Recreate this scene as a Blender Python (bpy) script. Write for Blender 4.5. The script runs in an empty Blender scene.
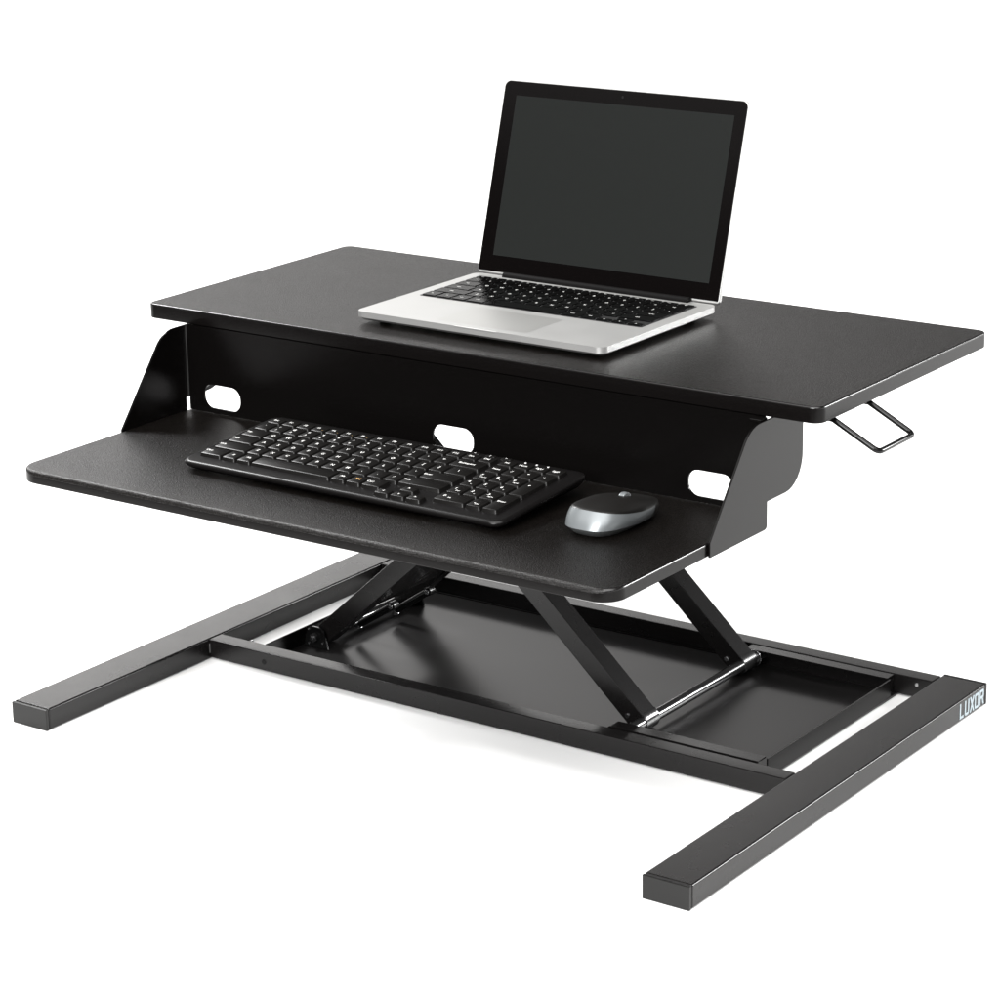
import bpy, bmesh, math, random
from mathutils import Vector, Matrix
random.seed(4)
S = bpy.context.scene
COL = S.collection
PI = math.pi

# ------------------------------------------------------------------ materials
def mat(name, base, rough=.5, metal=0., spec=.5, coat=0., bump=None, speck=0., rough_var=0., grain=0.):
    m = bpy.data.materials.new(name); m.use_nodes = True
    nt = m.node_tree; N = nt.nodes; L = nt.links
    p = N['Principled BSDF']
    p.inputs['Base Color'].default_value = (*base, 1)
    p.inputs['Roughness'].default_value = rough
    p.inputs['Metallic'].default_value = metal
    p.inputs['Specular IOR Level'].default_value = spec
    p.inputs['Coat Weight'].default_value = coat
    p.inputs['Coat Roughness'].default_value = .08
    tc = N.new('ShaderNodeTexCoord')
    if bump:
        scale, strength, dist = bump
        nz = N.new('ShaderNodeTexNoise'); nz.inputs['Scale'].default_value = scale
        nz.inputs['Detail'].default_value = 3; nz.inputs['Roughness'].default_value = .6
        L.new(tc.outputs['Object'], nz.inputs['Vector'])
        b = N.new('ShaderNodeBump'); b.inputs['Strength'].default_value = strength
        b.inputs['Distance'].default_value = dist
        L.new(nz.outputs['Fac'], b.inputs['Height']); L.new(b.outputs['Normal'], p.inputs['Normal'])
        if grain:
            mg = N.new('ShaderNodeMapRange')
            mg.inputs['From Min'].default_value = .36; mg.inputs['From Max'].default_value = .64
            mg.inputs['To Min'].default_value = spec*(1-grain); mg.inputs['To Max'].default_value = spec*(1+grain)
            L.new(nz.outputs['Fac'], mg.inputs['Value']); L.new(mg.outputs['Result'], p.inputs['Specular IOR Level'])
        if speck:
            mr = N.new('ShaderNodeMapRange')
            mr.inputs['From Min'].default_value = .3; mr.inputs['From Max'].default_value = .7
            mr.inputs['To Min'].default_value = 1 - speck; mr.inputs['To Max'].default_value = 1 + speck
            L.new(nz.outputs['Fac'], mr.inputs['Value'])
            vm = N.new('ShaderNodeVectorMath'); vm.operation = 'SCALE'
            vm.inputs[0].default_value = base
            L.new(mr.outputs['Result'], vm.inputs['Scale']); L.new(vm.outputs['Vector'], p.inputs['Base Color'])
    if rough_var:
        n2 = N.new('ShaderNodeTexNoise'); n2.inputs['Scale'].default_value = 14
        n2.inputs['Detail'].default_value = 5
        L.new(tc.outputs['Object'], n2.inputs['Vector'])
        m2 = N.new('ShaderNodeMapRange')
        m2.inputs['From Min'].default_value = .3; m2.inputs['From Max'].default_value = .7
        m2.inputs['To Min'].default_value = rough - rough_var; m2.inputs['To Max'].default_value = rough + rough_var
        L.new(n2.outputs['Fac'], m2.inputs['Value']); L.new(m2.outputs['Result'], p.inputs['Roughness'])
    return m

M = {}
M['laminate'] = mat('black_grained_laminate', (.0036, .0029, .0025), .29, spec=.30, bump=(760, 1.0, .0006), speck=.7, rough_var=.015, grain=.6)
M['edge'] = mat('black_edge_band', (.0035, .0030, .0029), .22, spec=.13, bump=(600, .10, .0002), rough_var=.02)
M['steel'] = mat('black_powder_coated_steel', (.0055, .005, .005), .27, spec=.31, bump=(1500, .08, .0002), rough_var=.012)
M['sheet'] = mat('black_satin_sheet_steel', (.0022, .0019, .0018), .27, spec=.17, bump=(1300, .07, .0002))
M['pan'] = mat('smooth_satin_sheet_steel', (.0065, .006, .006), .36, spec=.55)
M['arris'] = mat('glossy_black_arris', (.005, .0045, .0045), .24, spec=.55, bump=(600, .12, .0002))
M['cap'] = mat('black_plastic_cap', (.007, .007, .0068), .38, spec=.34, bump=(900, .2, .0002))
M['rod'] = mat('polished_black_rod', (.015, .015, .015), .20, metal=0, spec=.8, coat=.5)
M['wire'] = mat('glossy_black_wire', (.004, .004, .004), .18, spec=.25)
M['zinc'] = mat('zinc_plated_steel', (.55, .55, .56), .25, metal=1.)
M['dark'] = mat('matte_black_recess', (.006, .006, .006), .8, spec=.2)
M['print'] = mat('pale_grey_print', (.34, .40, .43), .5)
M['alu'] = mat('satin_aluminium', (.56, .56, .55), .46, metal=.80, bump=(2500, .06, .0001), rough_var=.02)
M['alu_pad'] = mat('smooth_glass_aluminium', (.54, .54, .525), .42, metal=.82)
M['glass'] = mat('black_bezel_glass', (.002, .0015, .0015), .10, spec=.35)
M['lcd'] = mat('switched_off_display', (.0110, .0120, .0114), .34, spec=.15, bump=(900, .05, .0001))
M['lapkey'] = mat('black_laptop_keycap', (.0016, .0016, .0016), .16, spec=.22)
M['hinge'] = mat('dark_hinge_plastic', (.0025, .0022, .0022), .6, spec=.08)
M['legend'] = mat('white_key_print', (.85, .85, .83), .5)
M['orange'] = mat('orange_key_print', (.72, .44, .16), .5)
M['kbody'] = mat('black_keyboard_plastic', (.004, .0036, .0036), .30, spec=.26, rough_var=.03)
M['kwell'] = mat('black_key_well', (.010, .010, .010), .5)
M['key'] = mat('black_satin_keycap', (.0050, .0046, .0043), .34, spec=.24)
M['mblack'] = mat('black_matte_rubber_shell', (.006, .0055, .005), .36)
M['msilver'] = mat('silver_painted_plastic', (.20, .215, .222), .34, metal=.5)
M['mbase'] = mat('grey_plastic_base', (.14, .15, .15), .4)
M['ground'] = mat('white_studio_floor', (.88, .88, .875), .9, spec=0.)

# ------------------------------------------------------------------ helpers
def finish(bm, name, materials, parent=None, smooth=True, angle=35, wn=True):
    bmesh.ops.recalc_face_normals(bm, faces=bm.faces)
    me = bpy.data.meshes.new(name); bm.to_mesh(me); bm.free()
    if not isinstance(materials, (list, tuple)): materials = [materials]
    for m in materials: me.materials.append(m)
    o = bpy.data.objects.new(name, me); COL.objects.link(o)
    if smooth:
        me.polygons.foreach_set('use_smooth', [True] * len(me.polygons))
        me.set_sharp_from_angle(angle=math.radians(angle))
        if wn:
            w = o.modifiers.new('wn', 'WEIGHTED_NORMAL'); w.keep_sharp = True
    if parent: o.parent = parent
    return o

def thing(name, label, cat, group=None, loc=(0, 0, 0)):
    o = bpy.data.objects.new(name, None); COL.objects.link(o); o.location = loc
    o.empty_display_size = .05
    o['label'] = label; o['category'] = cat
    if group: o['group'] = group
    return o

def bevel_sharp(bm, w, seg=2, ang=30, sel=None):
    if w <= 0: return
    es = [e for e in bm.edges if len(e.link_faces) == 2 and e.calc_face_angle(0) > math.radians(ang) and (sel is None or sel(e))]
    bmesh.ops.bevel(bm, geom=es, offset=w, offset_type='OFFSET', segments=seg, profile=.5, affect='EDGES', clamp_overlap=True)

def prism(bm, pts, axis, a, b):
    """closed outline pts extruded along axis (0,1,2) from a to b."""
    def P(p, t):
        if axis == 2: return (p[0], p[1], t)
        if axis == 0: return (t, p[0], p[1])
        return (p[0], t, p[1])
    lo = [bm.verts.new(P(p, a)) for p in pts]; hi = [bm.verts.new(P(p, b)) for p in pts]
    n = len(pts)
    f = [bm.faces.new(lo[::-1]), bm.faces.new(hi)]
    for i in range(n): f.append(bm.faces.new((lo[i], lo[(i+1) % n], hi[(i+1) % n], hi[i])))
    return f

def rrect(x0, x1, y0, y1, r, n=8):
    if not isinstance(r, (list, tuple)): r = [r] * 4    # order: x1y0? -> (x0y0, x1y0, x1y1, x0y1)
    out = []
    for (cx, cy, rr, a0) in ((x0, y0, r[0], 180), (x1, y0, r[1], 270), (x1, y1, r[2], 0), (x0, y1, r[3], 90)):
        sx = 1 if cx == x0 else -1; sy = 1 if cy == y0 else -1
        if rr <= 0: out.append((cx, cy)); continue
        for i in range(n + 1):
            a = math.radians(a0 + 90 * i / n)
            out.append((cx + sx*rr + rr*math.cos(a), cy + sy*rr + rr*math.sin(a)))
    return out

def box_bm(x0, x1, y0, y1, z0, z1, bev=0., seg=2):
    bm = bmesh.new(); prism(bm, [(x0, y0), (x1, y0), (x1, y1), (x0, y1)], 2, z0, z1)
    bmesh.ops.recalc_face_normals(bm, faces=bm.faces); bevel_sharp(bm, bev, seg); return bm

def add_box(bm, x0, x1, y0, y1, z0, z1): prism(bm, [(x0, y0), (x1, y0), (x1, y1), (x0, y1)], 2, z0, z1)

def add_cyl(bm, p, q, r, n=24, r2=None):
    p, q = Vector(p), Vector(q); d = q - p; L = d.length
    mt = Matrix.Translation((p + q) / 2) @ d.to_track_quat('Z', 'Y').to_matrix().to_4x4()
    bmesh.ops.create_cone(bm, cap_ends=True, segments=n, radius1=r, radius2=r if r2 is None else r2, depth=L, matrix=mt)

def cyl_obj(name, p, q, r, m, parent, bev=0., n=24):
    bm = bmesh.new(); add_cyl(bm, p, q, r, n); bevel_sharp(bm, bev, 2)
    return finish(bm, name, m, parent)

def tube_path(bm, pts, r, n=12):
    rings = []
    for i, p in enumerate(pts):
        p = Vector(p)
        t = (Vector(pts[min(i+1, len(pts)-1)]) - Vector(pts[max(i-1, 0)])).normalized()
        if i == 0: u = t.orthogonal().normalized()
        else: u = (u - t * u.dot(t)).normalized()
        v = t.cross(u)
        rings.append([bm.verts.new(p + r*(math.cos(2*PI*k/n)*u + math.sin(2*PI*k/n)*v)) for k in range(n)])
    for a, b in zip(rings, rings[1:]):
        for k in range(n): bm.faces.new((a[k], a[(k+1) % n], b[(k+1) % n], b[k]))
    bm.faces.new(rings[0][::-1]); bm.faces.new(rings[-1])

def fillet(pts, r, n=6):
    out = [Vector(pts[0])]
    for a, b, c in zip(pts, pts[1:], pts[2:]):
        a, b, c = Vector(a), Vector(b), Vector(c)
        u = (a-b).normalized(); v = (c-b).normalized(); ang = u.angle(v)
        t = min(r / math.tan(ang/2), (a-b).length*.49, (c-b).length*.49)
        p0 = b + u*t; p1 = b + v*t
        for i in range(n+1):
            s = i/n; out.append((1-s)**2*p0 + 2*s*(1-s)*b + s*s*p1)
    out.append(Vector(pts[-1])); return out

def fillet2(pts, rs, n=6):
    """round the corners of a closed 2-D outline, one radius each."""
    out = []; N = len(pts)
    for i in range(N):
        r = rs[i] if isinstance(rs, (list, tuple)) else rs
        a, b, c = Vector(pts[i-1]), Vector(pts[i]), Vector(pts[(i+1) % N])
        if r <= 0: out.append(tuple(b)); continue
        u = (a-b).normalized(); v = (c-b).normalized(); ang = u.angle(v)
        t = min(r / math.tan(ang/2), (a-b).length*.48, (c-b).length*.48)
        rr = t*math.tan(ang/2)
        m = (u+v).normalized(); cen = b + m*(rr/math.sin(ang/2))
        p0 = b+u*t-cen; p1 = b+v*t-cen
        a0 = math.atan2(p0.y, p0.x); a1 = math.atan2(p1.y, p1.x); d = (a1-a0+PI) % (2*PI) - PI
        for k in range(n+1):
            th = a0 + d*k/n; out.append((cen.x+rr*math.cos(th), cen.y+rr*math.sin(th)))
    return out

# ------------------------------------------------------------------ setting
bm = bmesh.new()
prism(bm, [(-14, -1.0), (14, -1.0), (14, 32), (-14, 32)], 2, -.06, 0)
g = finish(bm, 'floor', M['ground'], smooth=False); g['kind'] = 'structure'

# ------------------------------------------------------------------ desk riser
desk = thing('desk_riser', 'black two tier sit stand desk riser with scissor legs on a wide open steel base', 'desk')
H, T, W, D = .3956, .0155, .40, .340

def slab(name, x, y0, y1, z1, t, rads, side, front, parent):
    """board with rounded corners; `side` = arris radius at the sides, `front` = at the front edge."""
    pts = []; n = 14
    for (cx, cy, rr, a0) in ((-x, y0, rads[0], 180), (x, y0, rads[1], 270), (x, y1, rads[2], 0), (-x, y1, rads[3], 90)):
        sx = 1 if cx < 0 else -1; sy = 1 if cy == y0 else -1
        for i in range(n+1):
            th = math.radians(a0 + 90*i/n); c, s_ = math.cos(th), math.sin(th)
            pts.append((cx+sx*rr + rr*c, cy+sy*rr + rr*s_, c, s_))
    def ring(bm, frac, z, kind):
        out = []
        for (px, py, nx_, ny_) in pts:
            f_ = max(0, -ny_)**2; rad = side + (front-side)*f_
            if kind == 'top': ins = rad*(1-math.cos(frac)); zz = z - rad*(1-math.sin(frac))
            else: ins = side*.6*(1-math.cos(frac)); zz = z + side*.6*(1-math.sin(frac))
            out.append(bm.verts.new((px-nx_*ins, py-ny_*ins, zz)))
        return out
    bm = bmesh.new(); K = 6; rings = [ring(bm, PI/2, z1-t, 'bot'), ring(bm, PI/4, z1-t, 'bot'), ring(bm, 0, z1-t, 'bot')]
    rings += [ring(bm, PI/2*k/K, z1, 'top') for k in range(K+1)]
    for ri, (a, b) in enumerate(zip(rings, rings[1:])):
        for i in range(len(a)):
            j = (i+1) % len(a); f = bm.faces.new((a[i], a[j], b[j], b[i])); f.material_index = (1 if ri < 3 else 2) if (ri < 3 or (abs(pts[i][2]) > .5 and ri < 8) or (front < .003 and ri < 8)) else 0
    bm.faces.new(rings[0][::-1]).material_index = 1; bm.faces.new(rings[-1])
    return finish(bm, name, [M['laminate'], M['edge'], M['arris']], parent, angle=50)

slab('desktop', W, 0, D, H, T, [.011]*4, .0020, .0020, desk)
TH, TT, TW, TY0 = .2886, .0125, .3464, -.2569
tray = slab('keyboard_tray', TW, TY0, .0025, TH, TT, [.026, .022, .006, .006], .0018, .0045, desk)

# side brackets -- outline in (y, z)
prof = [(-.1025, .2755), (-.1025, .2895), (-.0334, .3785), (.0620, .3785), (.0620, .3015), (-.0025, .3015), (-.0025, .2755)]
out = fillet2(prof, [.001, .001, .034, .0, .034, .0, .004], 8)
for a, b in ((.3470, .3492), (-.3492, -.3470)):
    bm = bmesh.new(); prism(bm, out, 0, a, b); bmesh.ops.recalc_face_normals(bm, faces=bm.faces)
    bevel_sharp(bm, .0004, 1, 50)
    br = finish(bm, 'side_bracket', M['sheet'], desk, angle=30)
    # small folded tabs fixing the bracket to the desktop
    for y in (() if a < 0 else (-.012, .030)):
        s = 1 if a > 0 else -1
        bm = box_bm(min(s*.3350, s*.3468), max(s*.3350, s*.3468), y, y+.012, .3768, .3798, .0004, 1)
        finish(bm, 'tab', M['sheet'], br)

# rear panel with three oblong cable holes, built as a grid of quads around the slots
def panel_with_slots(x0, x1, z0, z1, slots, y, t):
    bm = bmesh.new()
    cols = []; n = 10
    front = []
    def V(x, z): return bm.verts.new((x, y, z))
    xs = [x0]
    for (cx, cz, hw, hh, r) in slots: xs += [cx-hw-.004, cx+hw+.004]
    xs.append(x1)
    cache = {}
    def G(x, z):
        k = (round(x, 6), round(z, 6))
        if k not in cache: cache[k] = V(x, z)
        return cache[k]
    for i in range(0, len(xs)-1):
        a, b = xs[i], xs[i+1]
        if i % 2 == 0: bm.faces.new((G(a, z0), G(b, z0), G(b, z1), G(a, z1)))
        else:
            cx, cz, hw, hh, r = slots[i//2]
            ring = rrect(cx-hw, cx+hw, cz-hh, cz+hh, r, n)   # 4*(n+1)
            q = [G(a, z0), G(b, z0), G(b, z1), G(a, z1)]
            rv = [V(*p) for p in ring]; m = n+1
            for c in range(4):
                seg = rv[c*m:(c+1)*m]
                for k in range(n): bm.faces.new((q[c], seg[k+1], seg[k]))
                nx = rv[((c+1)*m) % (4*m)]
                bm.faces.new((q[c], q[(c+1) % 4], nx, seg[-1]))
    bmesh.ops.recalc_face_normals(bm, faces=bm.faces)
    r = bmesh.ops.extrude_face_region(bm, geom=bm.faces[:])
    vs = [e for e in r['geom'] if isinstance(e, bmesh.types.BMVert)]
    bmesh.ops.translate(bm, verts=vs, vec=(0, t, 0))
    return bm
slots = [(-.3003, .3064, .0245, .0127, .0115), (-.0042, .3068, .0245, .0127, .0115), (.2880, .3064, .0245, .0127, .0115)]
bm = panel_with_slots(-.3450, .3440, .2887, .3798, slots, -.0002, .0022)
finish(bm, 'rear_panel', M['sheet'], desk, angle=40, wn=False)
# folded lip stiffening the panel under the desktop
finish(box_bm(-.340, .340, .0024, .022, .3775, .3799, .0004, 1), 'panel_lip', M['sheet'], desk)

# floor frame: two long feet
XF, WF, F0, F1, HF = .4054, .0485, -.2274, .3555, .0234
feet = {}
for s in (-1, 1):
    a, b = (XF-WF, XF) if s > 0 else (-XF, -XF+WF)
    f = finish(box_bm(a, b, F0+.0042, F1-.0042, .0004, HF, .0022, 4), 'foot', M['steel'], desk)
    feet[s] = f
    for (y0, y1) in ((F0, F0+.0038), (F1-.0038, F1)):
        finish(box_bm(a+.0002, b-.0002, y0, y1, .0004, HF-.0003, .0009, 2), 'end_cap', M['cap'], f)
# cross tubes
YC0, YC1, YB0, YB1 = .0238, .0437, .3279, .3480
XI = XF - WF - .0003
fc = finish(box_bm(-XI, XI, YC0, YC1, .0022, HF-.0002, .0012, 2), 'cross_tube', M['steel'], desk)
bc = finish(box_bm(-XI, XI, YB0, YB1, .0022, HF-.0002, .0012, 2), 'cross_tube', M['steel'], desk)
cyl_obj('weld_bead', (-XI, YC0-.0002, .0075), (-XI, YC0-.0002, .0185), .0011, M['rod'], fc, .0004, 10)
cyl_obj('screw_hole', (-.2804, YC0-.0003, .0120), (-.2804, YC0+.0005, .0120), .0029, M['dark'], fc, 0, 24)  # flat dark disc, the shade inside the hole given as colour
cyl_obj('screw', (-.3150, YC1+.0022, .0200), (-.3150, YC1+.0022, .0232), .0016, M['zinc'], fc, .0004, 12)
cyl_obj('screw', (.3395, YB0-.0012, .0165), (.3395, YB0+.0004, .0165), .0022, M['zinc'], bc, .0005, 12)

# pressed tray that closes the base
bx0, bx1, by0, by1, bz = -.2965, .3175, YC1+.0006, YB0-.0006, .0032
bt = finish(box_bm(bx0, bx1, by0, by1, .0016, bz, 0), 'base_pan', M['pan'], desk)
def wall(x0, x1, y0, y1, z1): return finish(box_bm(x0, x1, y0, y1, bz+.0001, z1, .0004, 1), 'pan_wall', M['sheet'], bt)
wall(bx1-.0016, bx1, by0+.0152, by1-.0152, .0226)
wall(bx0, bx0+.0016, by0+.001, by1-.001, .0224)
bm = bmesh.new(); add_cyl(bm, (bx0+.0018, by1-.0012, bz+.0008), (bx1-.002, by1-.0012, bz+.0008), .0008, 8)
finish(bm, 'rear_seam', M['sheet'], bt)

# slide rails: C channels along both cross tubes at the right
def rail(y_wall, y_lip, x0=.1400, x1=.3130):
    zt = .0226; s = 1 if y_lip > y_wall else -1
    bm = bmesh.new()
    pts = [(x0+.004, min(y_wall, y_lip)), (x1, min(y_wall, y_lip)), (x1, max(y_wall, y_lip)), (x0+.004, max(y_wall, y_lip))]
    # top flange, its leading end turned down in a soft curve
    n = 6; prev = None
    secs = [(x0 + .006 - .006*math.cos(PI/2*i/n) - .0, zt - .006 + .006*math.sin(PI/2*i/n)) for i in range(n+1)] + [(x1, zt)]
    up = []; lo = []
    for (x, z) in secs:
        up.append([bm.verts.new((x, y_wall, z)), bm.verts.new((x, y_lip, z))])
    for (x, z) in secs:
        lo.append([bm.verts.new((x+.0012 if x < x0+.004 else x, y_wall, z-.0014)), bm.verts.new((x+.0012 if x < x0+.004 else x, y_lip, z-.0014))])
    for i in range(len(secs)-1):
        bm.faces.new((up[i][0], up[i+1][0], up[i+1][1], up[i][1]))
        bm.faces.new((lo[i][0], lo[i][1], lo[i+1][1], lo[i+1][0]))
        bm.faces.new((up[i][0], lo[i][0], lo[i+1][0], up[i+1][0]))
        bm.faces.new((up[i][1], up[i+1][1], lo[i+1][1], lo[i][1]))
    bm.faces.new((up[0][0], up[0][1], lo[0][1], lo[0][0])); bm.faces.new((up[-1][0], lo[-1][0], lo[-1][1], up[-1][1]))
    # web standing on the pan
    add_box(bm, x0+.006, x1, min(y_wall, y_wall+s*.0014), max(y_wall, y_wall+s*.0014), bz+.0002, zt-.0015)
    return finish(bm, 'slide_rail', M['steel'], desk, angle=40, wn=False)
rail(YC1+.0050, YC1+.0200)
rb = rail(YB0-.0012, YB0-.0150)
for x in (.176, .252):      # rivets bridging the front rail and the cross tube
    finish(box_bm(x, x+.009, YC1+.0004, YC1+.0046, .0165, .0205, .0006, 1), 'rail_clip', M['steel'], fc)

# scissor arms
PX, PZ = .1530, .0145            # sliding pivots (right)
LX, LZ = -.2755, .0145           # fixed pivots (left)
def arm(x, z, ang, y0, y1, L, name='scissor_arm'):
    hw = .0104; n = 10; pts = []
    d = Vector((math.cos(ang), math.sin(ang))); nn = Vector((-d.y, d.x)); c0 = Vector((x, z)); c1 = c0 + d*L
    for i in range(n+1):
        a = PI/2 + PI*i/n; pts.append(tuple(c0 + hw*(math.cos(a)*d + math.sin(a)*nn)))
    for i in range(n+1):
        a = -PI/2 + PI*i/n; pts.append(tuple(c1 + hw*(math.cos(a)*d + math.sin(a)*nn)))
    bm = bmesh.new(); prism(bm, pts, 1, y0, y1); bmesh.ops.recalc_face_normals(bm, faces=bm.faces)
    bevel_sharp(bm, .0009, 2, 50)
    return finish(bm, name, M['steel'], desk, angle=30)
AR = math.radians(180-42.5); AL = math.radians(41.5)
ra1 = arm(PX, PZ, AR, .0862, .1107, .520); ra2 = arm(PX, PZ, AR, .2800, .3045, .520)
la1 = arm(LX, LZ, AL, .1122, .1367, .530); la2 = arm(LX, LZ, AL, .2535, .2780, .530)
# glossier tips added over the sliding ends of the outer arms to catch a highlight
for o, (y0, y1) in ((ra1, (.0868, .1112)), (ra2, (.2806, .3050))):
    bm = bmesh.new(); d = Vector((math.cos(AR), math.sin(AR))); nn = Vector((-d.y, d.x)); pts = []
    c0 = Vector((PX, PZ))
    for i in range(13):
        a = PI/2 + PI*i/12; pts.append(tuple(c0 + .0109*(math.cos(a)*d + math.sin(a)*nn)))
    pts += [tuple(c0 + .004*d - .0109*nn), tuple(c0 + .004*d + .0109*nn)]
    prism(bm, pts, 1, y0+.0005, y1); bmesh.ops.recalc_face_normals(bm, faces=bm.faces); bevel_sharp(bm, .0006, 2, 50)
    finish(bm, 'arm_tip', M['rod'], o, angle=30)
# sliding rod
rod = cyl_obj('slide_rod', (PX+.004, .0500, .0150), (PX+.004, .3262, .0150), .0062, M['rod'], desk, .0005, 32)
cyl_obj('washer', (PX+.004, .3085, .0150), (PX+.004, .3097, .0150), .0090, M['zinc'], rod, .0003)
for y in (.0848, .2782):
    cyl_obj('pivot_bolt', (PX-.012, y, .0200), (PX-.012, y+.0016, .0200), .0030, M['zinc'], rod, .0005, 6)
# fixed pivot at the left: forked lugs, pin and bolt
for (y0, first) in ((.1060, True), (.2800, False)):
    lug = fillet2([(LX-.017, bz+.0003), (LX+.016, bz+.0003), (LX+.010, .0275), (LX-.011, .0275)], [0, 0, .009, .009], 8)
    bm = bmesh.new(); prism(bm, lug, 1, y0, y0+.0030); bmesh.ops.recalc_face_normals(bm, faces=bm.faces); bevel_sharp(bm, .0005, 1, 50)
    lg = finish(bm, 'pivot_lug', M['wire'], desk, angle=30)
    cyl_obj('bolt', (LX-.001, y0-.0042, .0160), (LX-.001, y0-.0002, .0160), .0052, M['rod'], lg, .0006, 6)
    cyl_obj('bolt', (LX-.001, y0-.0062, .0160), (LX-.001, y0-.0043, .0160), .0022, M['zinc'], lg, .0005, 12)
    for (dx, dz) in ((-.009, .009), (-.010, -.007), (.0095, -.004)):
        cyl_obj('glint_stud', (LX+dx, y0-.0010, .0145+dz), (LX+dx, y0-.0001, .0145+dz), .0013, M['zinc'], lg, .0003, 10)  # bright studs added to stand in for specular flecks on the lug
cyl_obj('pivot_pin', (LX, .1095, LZ), (LX, .2825, LZ), .0058, M['rod'], desk, 0, 24)
# cross plate joining the inner arms
d = Vector((math.cos(AL), math.sin(AL))); nn = Vector((-d.y, d.x)); c0 = Vector((LX, LZ))
q = [c0+d*.075-nn*.009, c0+d*.30-nn*.009, c0+d*.30-nn*.0065, c0+d*.075-nn*.0065]
bm = bmesh.new(); prism(bm, [tuple(v) for v in q], 1, .1369, .2533)
finish(bm, 'cross_plate', M['steel'], desk)
# gas springs between the inner arms
for (y, p, r_) in ((.160, (-.2660, .0125), (-.2090, .0490)), (.222, (-.2620, .0110), (-.2060, .0485))):
    P0 = Vector((p[0], y, p[1])); P1 = Vector((r_[0], y, r_[1])); dd = (P1-P0).normalized()
    gs = cyl_obj('gas_spring', P0+dd*.012, P1-dd*.004, .0042, M['wire'], desk, .0006, 20)
    cyl_obj('spring_collar', P0+dd*.006, P0+dd*.0118, .0050, M['zinc'], gs, .0006, 6)
    cyl_obj('end_joint', P1+Vector((0, -.005, 0)), P1+Vector((0, .005, 0)), .0050, M['wire'], gs, .0008, 20)
    cyl_obj('spring_bolt', P1+Vector((0, -.0066, 0)), P1+Vector((0, -.0052, 0)), .0030, M['zinc'], gs, .0004, 12)
# channels under the desktop that carry the arms
for (y0, y1) in ((.0835, .1400), (.2510, .3075)):
    finish(box_bm(-.290, .290, y0, y1, .3660, .3799, .001, 1), 'top_channel', M['steel'], desk)

# wire hook on the right
path = fillet([(.345, .0338, .3772), (.3945, .0338, .3772), (.4410, .0338, .3533), (.4410, .1020, .3533), (.3945, .1020, .3772), (.345, .1020, .3772)], .0070, 7)
bm = bmesh.new(); tube_path(bm, path, .0027, 14)
finish(bm, 'cable_hook', M['wire'], desk, angle=60, wn=False)

# maker's name on the right foot: block letters drawn as bars
def bars_letter(ch):
    t = .23
    if ch == 'L': return [[(0, 0), (t, 0), (t, 1), (0, 1)], [(t, 0), (.80, 0), (.80, .17), (t, .17)]]
    if ch == 'U': return [[(0, .12), (t, .17), (t, 1), (0, 1)], [(.9-t, .17), (.9, .12), (.9, 1), (.9-t, 1)], [(0, .12), (.12, 0), (.78, 0), (.9, .12), (.9-t, .17), (t, .17)]]
    if ch == 'X': return [[(0, 0), (.28, 0), (.95, 1), (.67, 1)], [(.67, 0), (.95, 0), (.62, .49), (.50, .32)], [(0, 1), (.28, 1), (.46, .72), (.33, .52)]]
    if ch == 'O': return [[(0, .12), (t, .17), (t, .83), (0, .88)], [(.9-t, .17), (.9, .12), (.9, .88), (.9-t, .83)], [(0, .12), (.12, 0), (.78, 0), (.9, .12), (.9-t, .17), (t, .17)], [(0, .88), (t, .83), (.9-t, .83), (.9, .88), (.78, 1), (.12, 1)]]
    if ch == 'R': return [[(0, 0), (t, 0), (t, 1), (0, 1)], [(t, .84), (.9-t, .84), (.9, .88), (.78, 1), (t, 1)], [(.9-t, .60), (.9, .56), (.9, .88), (.9-t, .84)], [(t, .42), (.80, .42), (.9, .56), (.9-t, .60), (t, .58)], [(.50, .42), (.74, .42), (.95, 0), (.70, 0)]]
bm = bmesh.new(); ww = .0108
for i, ch in enumerate('LUXOR'):
    for poly in bars_letter(ch):
        pts = [(.2925 + i*(ww+.0004) + p[0]*ww, .0035 + p[1]*.0165) for p in poly]
        prism(bm, pts, 0, XF+.0001, XF+.0003)
finish(bm, 'maker_name', M['print'], feet[1], smooth=False)

# ------------------------------------------------------------------ key legends
_txt = {}
def legend_mesh(s):
    if s not in _txt:
        cu = bpy.data.curves.new('t', 'FONT'); cu.body = s; cu.size = 1; cu.align_x = 'CENTER'; cu.align_y = 'CENTER'
        cu.resolution_u = 2; cu.offset = .012
        o = bpy.data.objects.new('t', cu); COL.objects.link(o)
        dg = bpy.context.evaluated_depsgraph_get()
        me = bpy.data.meshes.new_from_object(o.evaluated_get(dg))
        bpy.data.objects.remove(o)
        _txt[s] = me
    return _txt[s]
def add_legend(bm, s, cx, cy, z, size, mi):
    t = bmesh.new(); t.from_mesh(legend_mesh(s))
    for v in t.verts: v.co = Vector((cx + v.co.x*size, cy + v.co.y*size, z))
    for f in t.faces: f.material_index = mi
    tmp = bpy.data.meshes.new('x'); t.to_mesh(tmp); t.free(); bm.from_mesh(tmp); bpy.data.meshes.remove(tmp)

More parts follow.
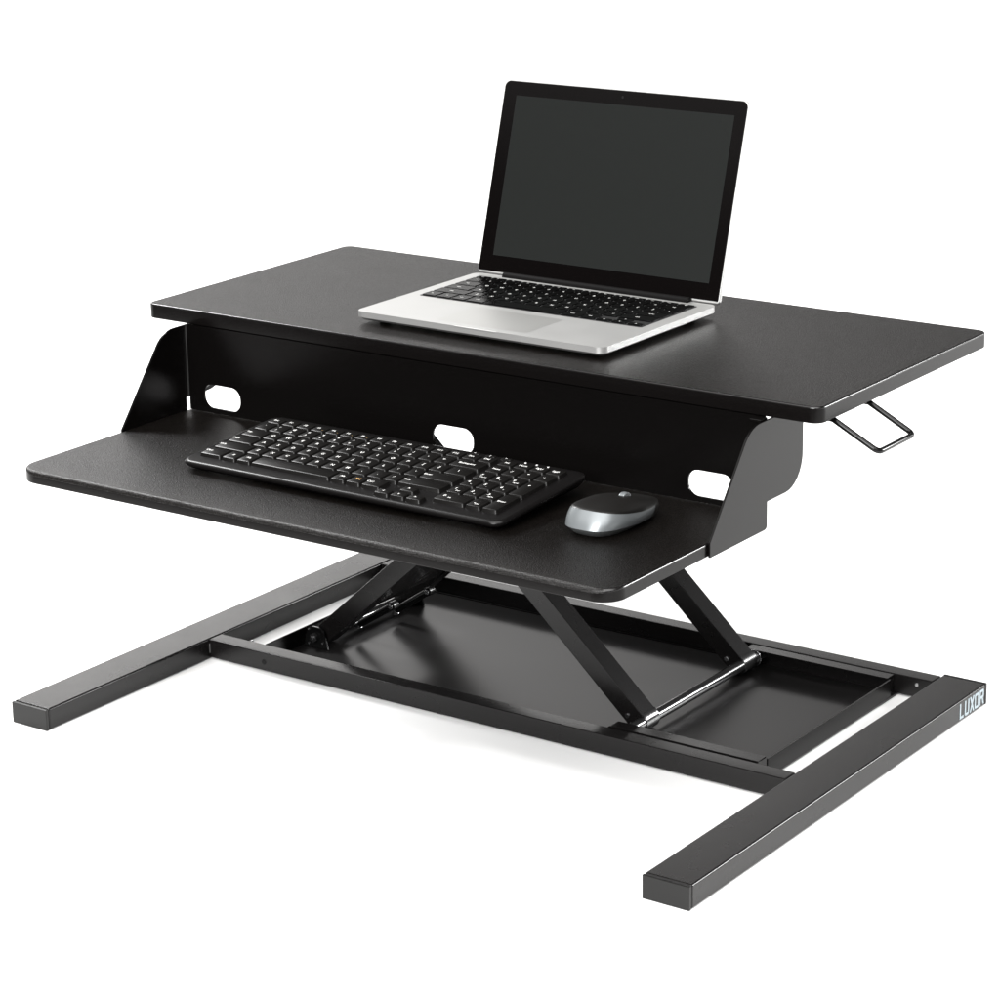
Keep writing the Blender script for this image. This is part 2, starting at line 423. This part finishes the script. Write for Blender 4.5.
def key_obj(parent, x0, x1, y0, y1, h, ins, r, mats, label_bits, name='key', tilt=None, loc=(0, 0, 0)):
    """one keycap with its own legend; local origin at the cap's centre foot."""
    cx, cy = (x0+x1)/2, (y0+y1)/2; hw, hh = (x1-x0)/2, (y1-y0)/2
    bm = bmesh.new()
    A = rrect(-hw, hw, -hh, hh, r, 3); B = rrect(-hw+ins, hw-ins, -hh+ins*1.2, hh-ins*.5, max(r-ins*.3, r*.5), 3)
    C = rrect(-hw+ins*1.7, hw-ins*1.7, -hh+ins*1.9, hh-ins*1.1, max(r-ins*.5, r*.4), 3)
    la = [bm.verts.new((p[0], p[1], 0)) for p in A]; lb = [bm.verts.new((p[0], p[1], h*.90)) for p in B]
    lc = [bm.verts.new((p[0], p[1], h)) for p in C]; n = len(A)
    bm.faces.new(la[::-1])
    for i in range(n):
        j = (i+1) % n
        bm.faces.new((la[i], la[j], lb[j], lb[i])); bm.faces.new((lb[i], lb[j], lc[j], lc[i]))
    bm.faces.new(lc)
    bmesh.ops.recalc_face_normals(bm, faces=bm.faces)
    for (s, dx, dy, size, mi) in label_bits: add_legend(bm, s, dx*hw, dy*hh, h+.00012, size, mi)
    me = bpy.data.meshes.new(name); bm.to_mesh(me); bm.free()
    for m in mats: me.materials.append(m)
    me.polygons.foreach_set('use_smooth', [True]*len(me.polygons)); me.set_sharp_from_angle(angle=math.radians(28))
    o = bpy.data.objects.new(name, me); COL.objects.link(o); o.parent = parent; o.location = (cx+loc[0], cy+loc[1], loc[2])
    return o

# ------------------------------------------------------------------ full size keyboard
kb = thing('keyboard', 'black full size keyboard with white lettering lying on the lower tray', 'keyboard', loc=(-.0130, -.1780, TH))
kb.rotation_euler = (math.radians(5.0), 0, math.radians(-.25))
KX, KD = .1905, .1465
kb.rotation_euler = (0, 0, math.radians(-.3))
def topz(y): return .0085 + .0105*(y/KD)         # top face rises to the rear
bm = bmesh.new()
layers = [(-.006, .0020, 0), (-.0015, .0050, 1), (0, .0075, 1), (-.0010, .0098, 1), (-.0042, .0108, 1)]
rings = []
for (ins, zz, sl) in layers:
    R = rrect(-KX-ins, KX+ins, 0-ins, KD+ins, .013+ins*.8, 8)
    R = [(p[0], p[1]) for p in R]
    rings.append([bm.verts.new((p[0], p[1], zz + (.0105*(p[1]/KD)*(1 if sl else .75)))) for p in R])
for a, b in zip(rings, rings[1:]):
    for i in range(len(a)):
        j = (i+1) % len(a); bm.faces.new((a[i], a[j], b[j], b[i]))
bm.faces.new(rings[0][::-1]); bm.faces.new(rings[-1])
finish(bm, 'keyboard_body', M['kbody'], kb, angle=60)
U = .01845; RY = .0200; KY0 = .0165
kx0 = -.1800
mats = [M['key'], M['legend'], M['orange']]
def kkey(cx, w, row, bits, dy=0, hy=1., rows=1):
    g_ = .00065
    y0 = KY0 + row*RY + g_ + dy; y1 = KY0 + (row+rows-1)*RY + RY*hy - g_ + dy
    x0 = kx0 + cx*U + g_; x1 = kx0 + (cx+w)*U - g_
    ym = (y0+y1)/2
    k = key_obj(kb, x0, x1, y0, y1, .0036, .0011, .0016, mats, bits, loc=(0, 0, .0108 + .0105*(ym/KD) - .0002))
    k.rotation_euler = (math.atan(.0105/KD), 0, 0)
SZ = .0056
def one(s, size=SZ, mi=1, dx=-.12, dy=.12): return [(s, dx, dy, size, mi)]
def word(s, w, size=.0042, mi=1): return [(s, -(1 - .55/max(w, .55)) if w > 1 else 0, .1, size, mi)]
# row 0 (nearest the user)
x = 0
for s, w in (('Ctrl', 1.5), ('#', 1), ('Alt', 1), ('', 5.25), ('Alt', 1), ('FN', 1), ('Ctrl', 1.25)):
    bits = [] if not s else word(s, w, .0046, 2 if s == 'FN' else 1)
    kkey(x, w, 0, bits); x += w
kkey(x+1, 1, 0, one('^', .0060), dy=.0040, hy=.66)
for i, s in enumerate('<v>'): kkey(x+i, 1, 0, one(s, .0050), dy=-.0108, hy=.66)
x = 0
for s, w in [('Shift', 2.25)] + [(c, 1) for c in 'ZXCVBNM,./'] + [('Shift', 2.75)]:
    kkey(x, w, 1, word(s, w) if len(s) > 1 else one(s)); x += w
x = 0
for s, w in [('Caps', 1.75)] + [(c, 1) for c in "ASDFGHJKL;'"] + [('Enter', 2.25)]:
    kkey(x, w, 2, word(s, w) if len(s) > 1 else one(s)); x += w
x = 0
for s, w in [('Tab', 1.5)] + [(c, 1) for c in 'QWERTYUIOP[]'] + [('\\', 1.5)]:
    kkey(x, w, 3, word(s, w) if len(s) > 1 else one(s)); x += w
x = 0
for s, w in [('`', 1)] + [(c, 1) for c in '1234567890-='] + [('Backspace', 2)]:
    if len(s) > 1: bits = [(s, -.1, .1, .0046, 1)]
    elif s in '1234567890': bits = [('!@#$%^&*()'['1234567890'.index(s)], -.25, .45, .0042, 1), (s, -.2, -.35, .0046, 1)]
    else: bits = one(s)
    kkey(x, w, 4, bits); x += w
fr = ['Esc'] + ['F%d' % i for i in range(1, 13)] + ['Prt', 'Del']
for i, s in enumerate(fr):
    mi = 1; bits = [(s, -.1, .15, .0046, mi)]
    if s in ('F3', 'F4', 'F5', 'F6'): bits = [(s, -.25, .15, .0042, 1), ('-', .55, -.25, .0036, 2)]
    kkey(i, 1, 5, bits, hy=.82)
nx = 15.25
for i, s in enumerate(['Ins', 'Hom', 'PgU', 'PgD']): kkey(nx+i, 1, 5, [(s, -.05, .1, .0046, 1)], hy=.82)
for i, s in enumerate(['Num', '/', '*', '-']): kkey(nx+i, 1, 4, word(s, 1, .0044) if len(s) > 1 else one(s))
for r_, row in ((3, '789'), (2, '456'), (1, '123')):
    for i, s in enumerate(row): kkey(nx+i, 1, r_, [(s, -.35, .2, .0056, 1), (['Home', '^', 'PgUp', '<', '', '>', 'End', 'v', 'PgDn']['789456123'.index(s)] or '.', .2, -.3, .0030, 1)])
kkey(nx+3, 1, 2, one('+', .006, dy=.35), rows=2)
kkey(nx+3, 1, 0, [('Enter', -.05, .1, .0042, 1)], rows=2)
kkey(nx, 2, 0, [('0', -.6, .2, .0056, 1), ('Ins', -.2, -.1, .0034, 1)]); kkey(nx+2, 1, 0, [('.', -.3, .1, .009, 1), ('Del', .1, -.3, .0032, 1)])
# media buttons and the status lamps along the rear edge
for i in range(3):
    cxk = kx0 + (13.1+i)*U
    key_obj(kb, cxk-.0058, cxk+.0058, .1376, .1425, .0012, .0005, .0012, mats, [('%s' % '<|>'[i], 0, 0, .0040, 1)], name='media_button', loc=(0, 0, topz(.140)+.0021)).rotation_euler = (math.atan(.0105/KD), 0, 0)
for i in range(3):
    cxk = kx0 + (16.3+i*.7)*U
    cyl_obj('status_lamp', (cxk, .1400, topz(.140)+.0018), (cxk, .1400, topz(.140)+.0028), .0011, M['legend'], kb, .0003, 10)

# ------------------------------------------------------------------ mouse
ms = thing('computer_mouse', 'small black and silver wireless mouse beside the keyboard on the lower tray', 'mouse', loc=(.2440, -.0950, TH))
ms.rotation_euler = (0, 0, math.radians(0))
def outline(hw, y0, y1, k=3.1, n=56, nose=.80):
    pts = []
    cy, hy = (y0+y1)/2, (y1-y0)/2
    for i in range(n):
        a = 2*PI*i/n; c, s = math.cos(a), math.sin(a)
        x = hw*abs(c)**(2/k)*(1 if c > 0 else -1); y = hy*abs(s)**(2/k)*(1 if s > 0 else -1)
        x *= 1 - (1-nose)*max(0, y/hy)
        pts.append((x, cy+y))
    return pts
def loft(name, secs, m, parent, capb=True, capt=True, angle=40):
    """secs: list of lists of 3-D points, joined in order."""
    bm = bmesh.new(); R = [[bm.verts.new(p) for p in s] for s in secs]
    for a, b in zip(R, R[1:]):
        for i in range(len(a)):
            j = (i+1) % len(a); bm.faces.new((a[i], a[j], b[j], b[i]))
    if capb: bm.faces.new(R[0][::-1])
    if capt: bm.faces.new(R[-1])
    return finish(bm, name, m, parent, angle=angle, wn=False)
def band_top(y):          # upper edge of the silver band: high at the tail, falling towards the nose
    t = min(1, max(0, (y + .047)/.100)); return .0240 - .0115*t - .0030*math.sin(PI*t)
def band_low(y):
    t = min(1, max(0, (y + .055)/.105)); return .0082 - .0058*min(1, t*1.2)**1.5
NO = 180
lowr = outline(.0290, -.0545, .0510, n=NO); topr = outline(.0295, -.0440, .0530, n=NO)
loft('mouse_base', [[(p[0], p[1], .0005) for p in outline(.0205, -.0440, .0440, n=NO)], [(p[0], p[1], .0010) for p in outline(.0232, -.0470, .0470, n=NO)],
                    [(p[0], p[1], band_low(p[1])-.0003) for p in outline(.0284, -.0538, .0505, n=NO)]], M['mbase'], ms)
def flank(name, m, keep):
    bm = bmesh.new(); K = 10; R_ = []
    for k in range(K+1):
        t = k/K; bulge = .0012*math.sin(PI*t)
        ring = []
        for a_, b_ in zip(lowr, topr):
            x = a_[0]*(1-t) + b_[0]*t; y = a_[1]*(1-t) + b_[1]*t; l = math.hypot(x, y) or 1
            z = band_low(a_[1])*(1-t) + band_top(b_[1])*t
            ring.append(bm.verts.new((x + bulge*x/l, y + bulge*y/l, z)))
        R_.append(ring)
    for a_, b_ in zip(R_, R_[1:]):
        for i in range(NO):
            j = (i+1) % NO; q_ = (a_[i], a_[j], b_[j], b_[i])
            c_ = sum((v.co for v in q_), Vector())/4
            if keep(c_): bm.faces.new(q_)
    bmesh.ops.delete(bm, geom=[v for v in bm.verts if not v.link_faces], context='VERTS')
    return finish(bm, name, m, ms, angle=60, wn=False)
flank('side_band', M['msilver'], lambda c: c.y - 1.1*c.z < .0150)
flank('front_skirt', M['mblack'], lambda c: c.y - 1.1*c.z >= .0150)
o3 = topr
secs = []
for k in range(9):
    t = k/8.0; s = math.cos(t*PI/2*.96)*(1 if k else 1.0)
    secs.append([(p[0]*.998*s, p[1]*.998*s - .005*(1-s), band_top(p[1])*(1-math.sin(t*PI/2)) + (.0258 - .0110*max(0, (p[1]*s)/.05)**1.5)*math.sin(t*PI/2)) for p in o3])
loft('mouse_shell', secs, M['mblack'], ms, angle=70)
cyl_obj('scroll_wheel', (.0010, .0110, .0182), (.0070, .0110, .0182), .0085, M['msilver'], ms, .001, 32)

# ------------------------------------------------------------------ laptop
LXc, LZb = -.0065, H
lp = thing('laptop', 'open silver laptop with a dark screen standing on the black desktop', 'laptop', loc=(LXc, .0430, H))
lp.rotation_euler = (0, 0, math.radians(-.35))
LW, LD = .1500, .2090         # half width, depth
ZT = .0125
bm = bmesh.new()
layers = [(-.014, .0012), (-.006, .0028), (-.0015, .0052), (0, .0064), (0, ZT)]
rings = []
for ins, z in layers:
    rings.append([bm.verts.new((p[0], p[1], z)) for p in rrect(-LW-ins, LW+ins, -ins, LD+ins, max(.002, .0095+ins), 8)])
for a, b in zip(rings, rings[1:]):
    for i in range(len(a)):
        j = (i+1) % len(a); bm.faces.new((a[i], a[j], b[j], b[i]))
bm.faces.new(rings[0][::-1]); bm.faces.new(rings[-1])
base = finish(bm, 'laptop_base', M['alu'], lp, angle=40)
for sx in (-1, 1):
    for yy in (.022, .188): cyl_obj('rubber_foot', (sx*.128, yy, -.0000), (sx*.128, yy, .0026), .006, M['dark'], base, .0005)
# thumb notch in the front edge
finish(box_bm(-.0255, .0255, -.0004, .0040, ZT-.0012, ZT+.0002, .0003, 1), 'opening_notch', M['alu'], base)
# port and slot on the right side
for (y0, y1, z0, z1) in ((.142, .154, .0066, .0086), (.164, .176, .0064, .0090)):
    finish(box_bm(LW-.0002, LW+.0002, y0, y1, z0, z1, 0), 'port', M['alu_pad'], base)
bm = bmesh.new(); bm.faces.new([bm.verts.new((p[0], p[1], ZT+.0001)) for p in rrect(-.0562, .0525, .0120, .0765, .002, 4)])
finish(bm, 'trackpad', M['alu_pad'], base, smooth=False)
kx, kw_, ky, kd = -.1350, .2700, .0895, .1030
bm = bmesh.new(); prism(bm, rrect(kx-.0008, kx+kw_+.0008, ky-.0008, ky+kd+.0008, .002, 4), 2, ZT+.0001, ZT+.0003)
finish(bm, 'key_well', M['kwell'], base, smooth=False)
lu = kw_/14.5; rh = kd/5.55
lm_ = [M['lapkey'], M['legend']]
def lkey(x, w, y, h, s, size=.0046):
    g_ = .0011
    bits = [] if not s else [(s, 0 if len(s) == 1 else -.1, 0, size if len(s) == 1 else size*.62, 1)]
    key_obj(base, kx+x*lu+g_, kx+(x+w)*lu-g_, ky+y+g_, ky+y+h-g_, .0012, .0002, .0012, lm_, bits, loc=(0, 0, ZT+.0003))
x = 0
for s, w in (('fn', 1), ('ctl', 1), ('opt', 1), ('cmd', 1.25), ('', 5), ('cmd', 1.25), ('opt', 1)): lkey(x, w, 0, rh*1.05, s); x += w
lkey(x, 1, 0, rh*.52, '<', .004); lkey(x+1, 1, 0, rh*.52, 'v', .004); lkey(x+1, 1, rh*.53, rh*.52, '^', .004); lkey(x+2, 1, 0, rh*.52, '>', .004)
rows = [[('shift', 2.25)] + [(c, 1) for c in 'ZXCVBNM,./'] + [('shift', 2.25)],
        [('caps', 1.75)] + [(c, 1) for c in "ASDFGHJKL;'"] + [('enter', 1.75)],
        [('tab', 1.5)] + [(c, 1) for c in 'QWERTYUIOP[]\\'],
        [(c, 1) for c in '`1234567890-='] + [('del', 1.5)]]
for r_, row in enumerate(rows):
    x = 0
    for s, w in row: lkey(x, w, rh*(1.05+r_), rh, s); x += w
for i in range(14): lkey(i*14.5/14, 14.5/14, rh*5.05, rh*.5, ('esc' if i == 0 else 'F%d' % i if i < 13 else 'O'), .0042)

# lid: leaning back on its hinge
lid = bpy.data.objects.new('laptop_lid', None)
tilt = math.radians(16.3)
lid_parts = []
def lidmesh(name, bm, m, parent, angle=40):
    return finish(bm, name, m, parent, angle=angle)
# local frame of the lid: x across, z up along the lid, +y towards its back
bm = bmesh.new(); R = rrect(-LW, LW, .0010, .2062, [.003, .003, .0075, .0075], 8)
prism(bm, R, 1, .0, .0050); bmesh.ops.recalc_face_normals(bm, faces=bm.faces); bevel_sharp(bm, .0014, 3, 50)
bpy.data.objects.remove(lid)
lid = lidmesh('laptop_lid', bm, M['alu'], lp)
lid.location = (0, .2100, ZT-.0002); lid.rotation_euler = (-tilt, 0, 0)
bm = bmesh.new(); prism(bm, rrect(-LW+.0009, LW-.0009, .0034, .2055, [.001, .001, .0068, .0068], 8), 1, -.0007, -.0001)
bmesh.ops.recalc_face_normals(bm, faces=bm.faces); bevel_sharp(bm, .0003, 2, 50)
lidmesh('screen_bezel', bm, M['glass'], lid)
finish(box_bm(-.1325, .1355, -.0010, -.0008, .0205, .1905, 0), 'display', M['lcd'], lid, smooth=False)
cyl_obj('camera', (0, -.00095, .1985), (0, -.0008, .1985), .0013, M['dark'], lid, 0, 16)
hg = bmesh.new(); add_cyl(hg, (-.1120, .2062, ZT+.0006), (.1180, .2062, ZT+.0006), .0044, 24)
lidmesh('hinge', hg, M['hinge'], lp)

# ------------------------------------------------------------------ light
w = bpy.data.worlds.new('World'); S.world = w; w.use_nodes = True
nt = w.node_tree; N = nt.nodes; L = nt.links
bg = N['Background']
tc = N.new('ShaderNodeTexCoord')
def lobe(dirv, lo, hi, v0, v1):
    dv = Vector(dirv).normalized()
    dp = N.new('ShaderNodeVectorMath'); dp.operation = 'DOT_PRODUCT'; dp.inputs[1].default_value = dv
    L.new(tc.outputs['Generated'], dp.inputs[0])
    mr = N.new('ShaderNodeMapRange'); mr.interpolation_type = 'SMOOTHSTEP'
    mr.inputs['From Min'].default_value = lo; mr.inputs['From Max'].default_value = hi
    mr.inputs['To Min'].default_value = v0; mr.inputs['To Max'].default_value = v1
    L.new(dp.outputs['Value'], mr.inputs['Value']); return mr.outputs['Result']
def add(a, b):
    m = N.new('ShaderNodeMath'); m.operation = 'ADD'; L.new(a, m.inputs[0]); L.new(b, m.inputs[1]); return m.outputs[0]
def mul(a, b):
    m = N.new('ShaderNodeMath'); m.operation = 'MULTIPLY'; L.new(a, m.inputs[0]); L.new(b, m.inputs[1]); return m.outputs[0]
# a white cyclorama low behind the object (brighter to the left, with an added bright band to lift the steel tops), a big overhead light bank, a dim room in front
azim = add(lobe((-.82, .57, 0), -.1, .78, .04, .15), lobe((-.82, .57, 0), .80, .985, 0, .91))
band = add(add(lobe((0, 0, 1), .27, .325, .56, 9.0), lobe((0, 0, 1), .345, .40, 0, -8.5)), lobe((0, 0, 1), .5, .7, 0, -.5))
v = add(mul(azim, band), lobe((.08, -.42, .90), .74, .90, .02, 4.7))
L.new(v, bg.inputs['Strength']); bg.inputs['Color'].default_value = (1, .985, .97, 1)

def area(name, loc, target, sx, sy, power, col=(1, 1, 1)):
    l = bpy.data.lights.new(name, 'AREA'); l.shape = 'RECTANGLE'; l.size = sx; l.size_y = sy; l.energy = power; l.color = col
    o = bpy.data.objects.new(name, l); COL.objects.link(o); o.location = loc
    o.rotation_euler = (Vector(target)-Vector(loc)).to_track_quat('-Z', 'Y').to_euler(); return o
area('rear_right_softbox', (2.7, 3.1, 1.45), (.3, .1, .2), 1.1, .9, 190)
area('front_fill', (.5, -2.4, 1.35), (0, 0, .05), 1.4, 1.2, 88)  # added fill light, whitens the floor under the desk
area('high_left_softbox', (-1.80, .55, 1.80), (-.3, 0, .35), .55, .55, 42)
area('right_softbox', (1.7, -.9, 1.3), (1.1, -.6, 0), .8, .8, 7)

# ------------------------------------------------------------------ camera
cam = bpy.data.cameras.new('camera'); co = bpy.data.objects.new('camera', cam); COL.objects.link(co)
yaw, pit, roll, f = -.6204, .2986, -.0179, 2747.9
cy_, sy_ = math.cos(yaw), math.sin(yaw); cp, sp = math.cos(pit), math.sin(pit)
fw = Vector((sy_*cp, cy_*cp, -sp)); rt = Vector((cy_, -sy_, 0)); up = rt.cross(fw)
r2 = math.cos(roll)*rt + math.sin(roll)*up; u2 = -math.sin(roll)*rt + math.cos(roll)*up
mw = Matrix((r2, u2, -fw)).transposed().to_4x4(); mw.translation = Vector((1.531, -2.0721, 1.0375))
co.matrix_world = mw
cam.sensor_width = 36; cam.lens = 36*f/1000; cam.clip_end = 200; cam.clip_start = .05
S.camera = co
S.render.engine = 'CYCLES'
S.view_settings.view_transform = 'Standard'; S.view_settings.look = 'None'
S.view_settings.exposure = 0; S.view_settings.gamma = 1
S.render.resolution_x = S.render.resolution_y = 1024
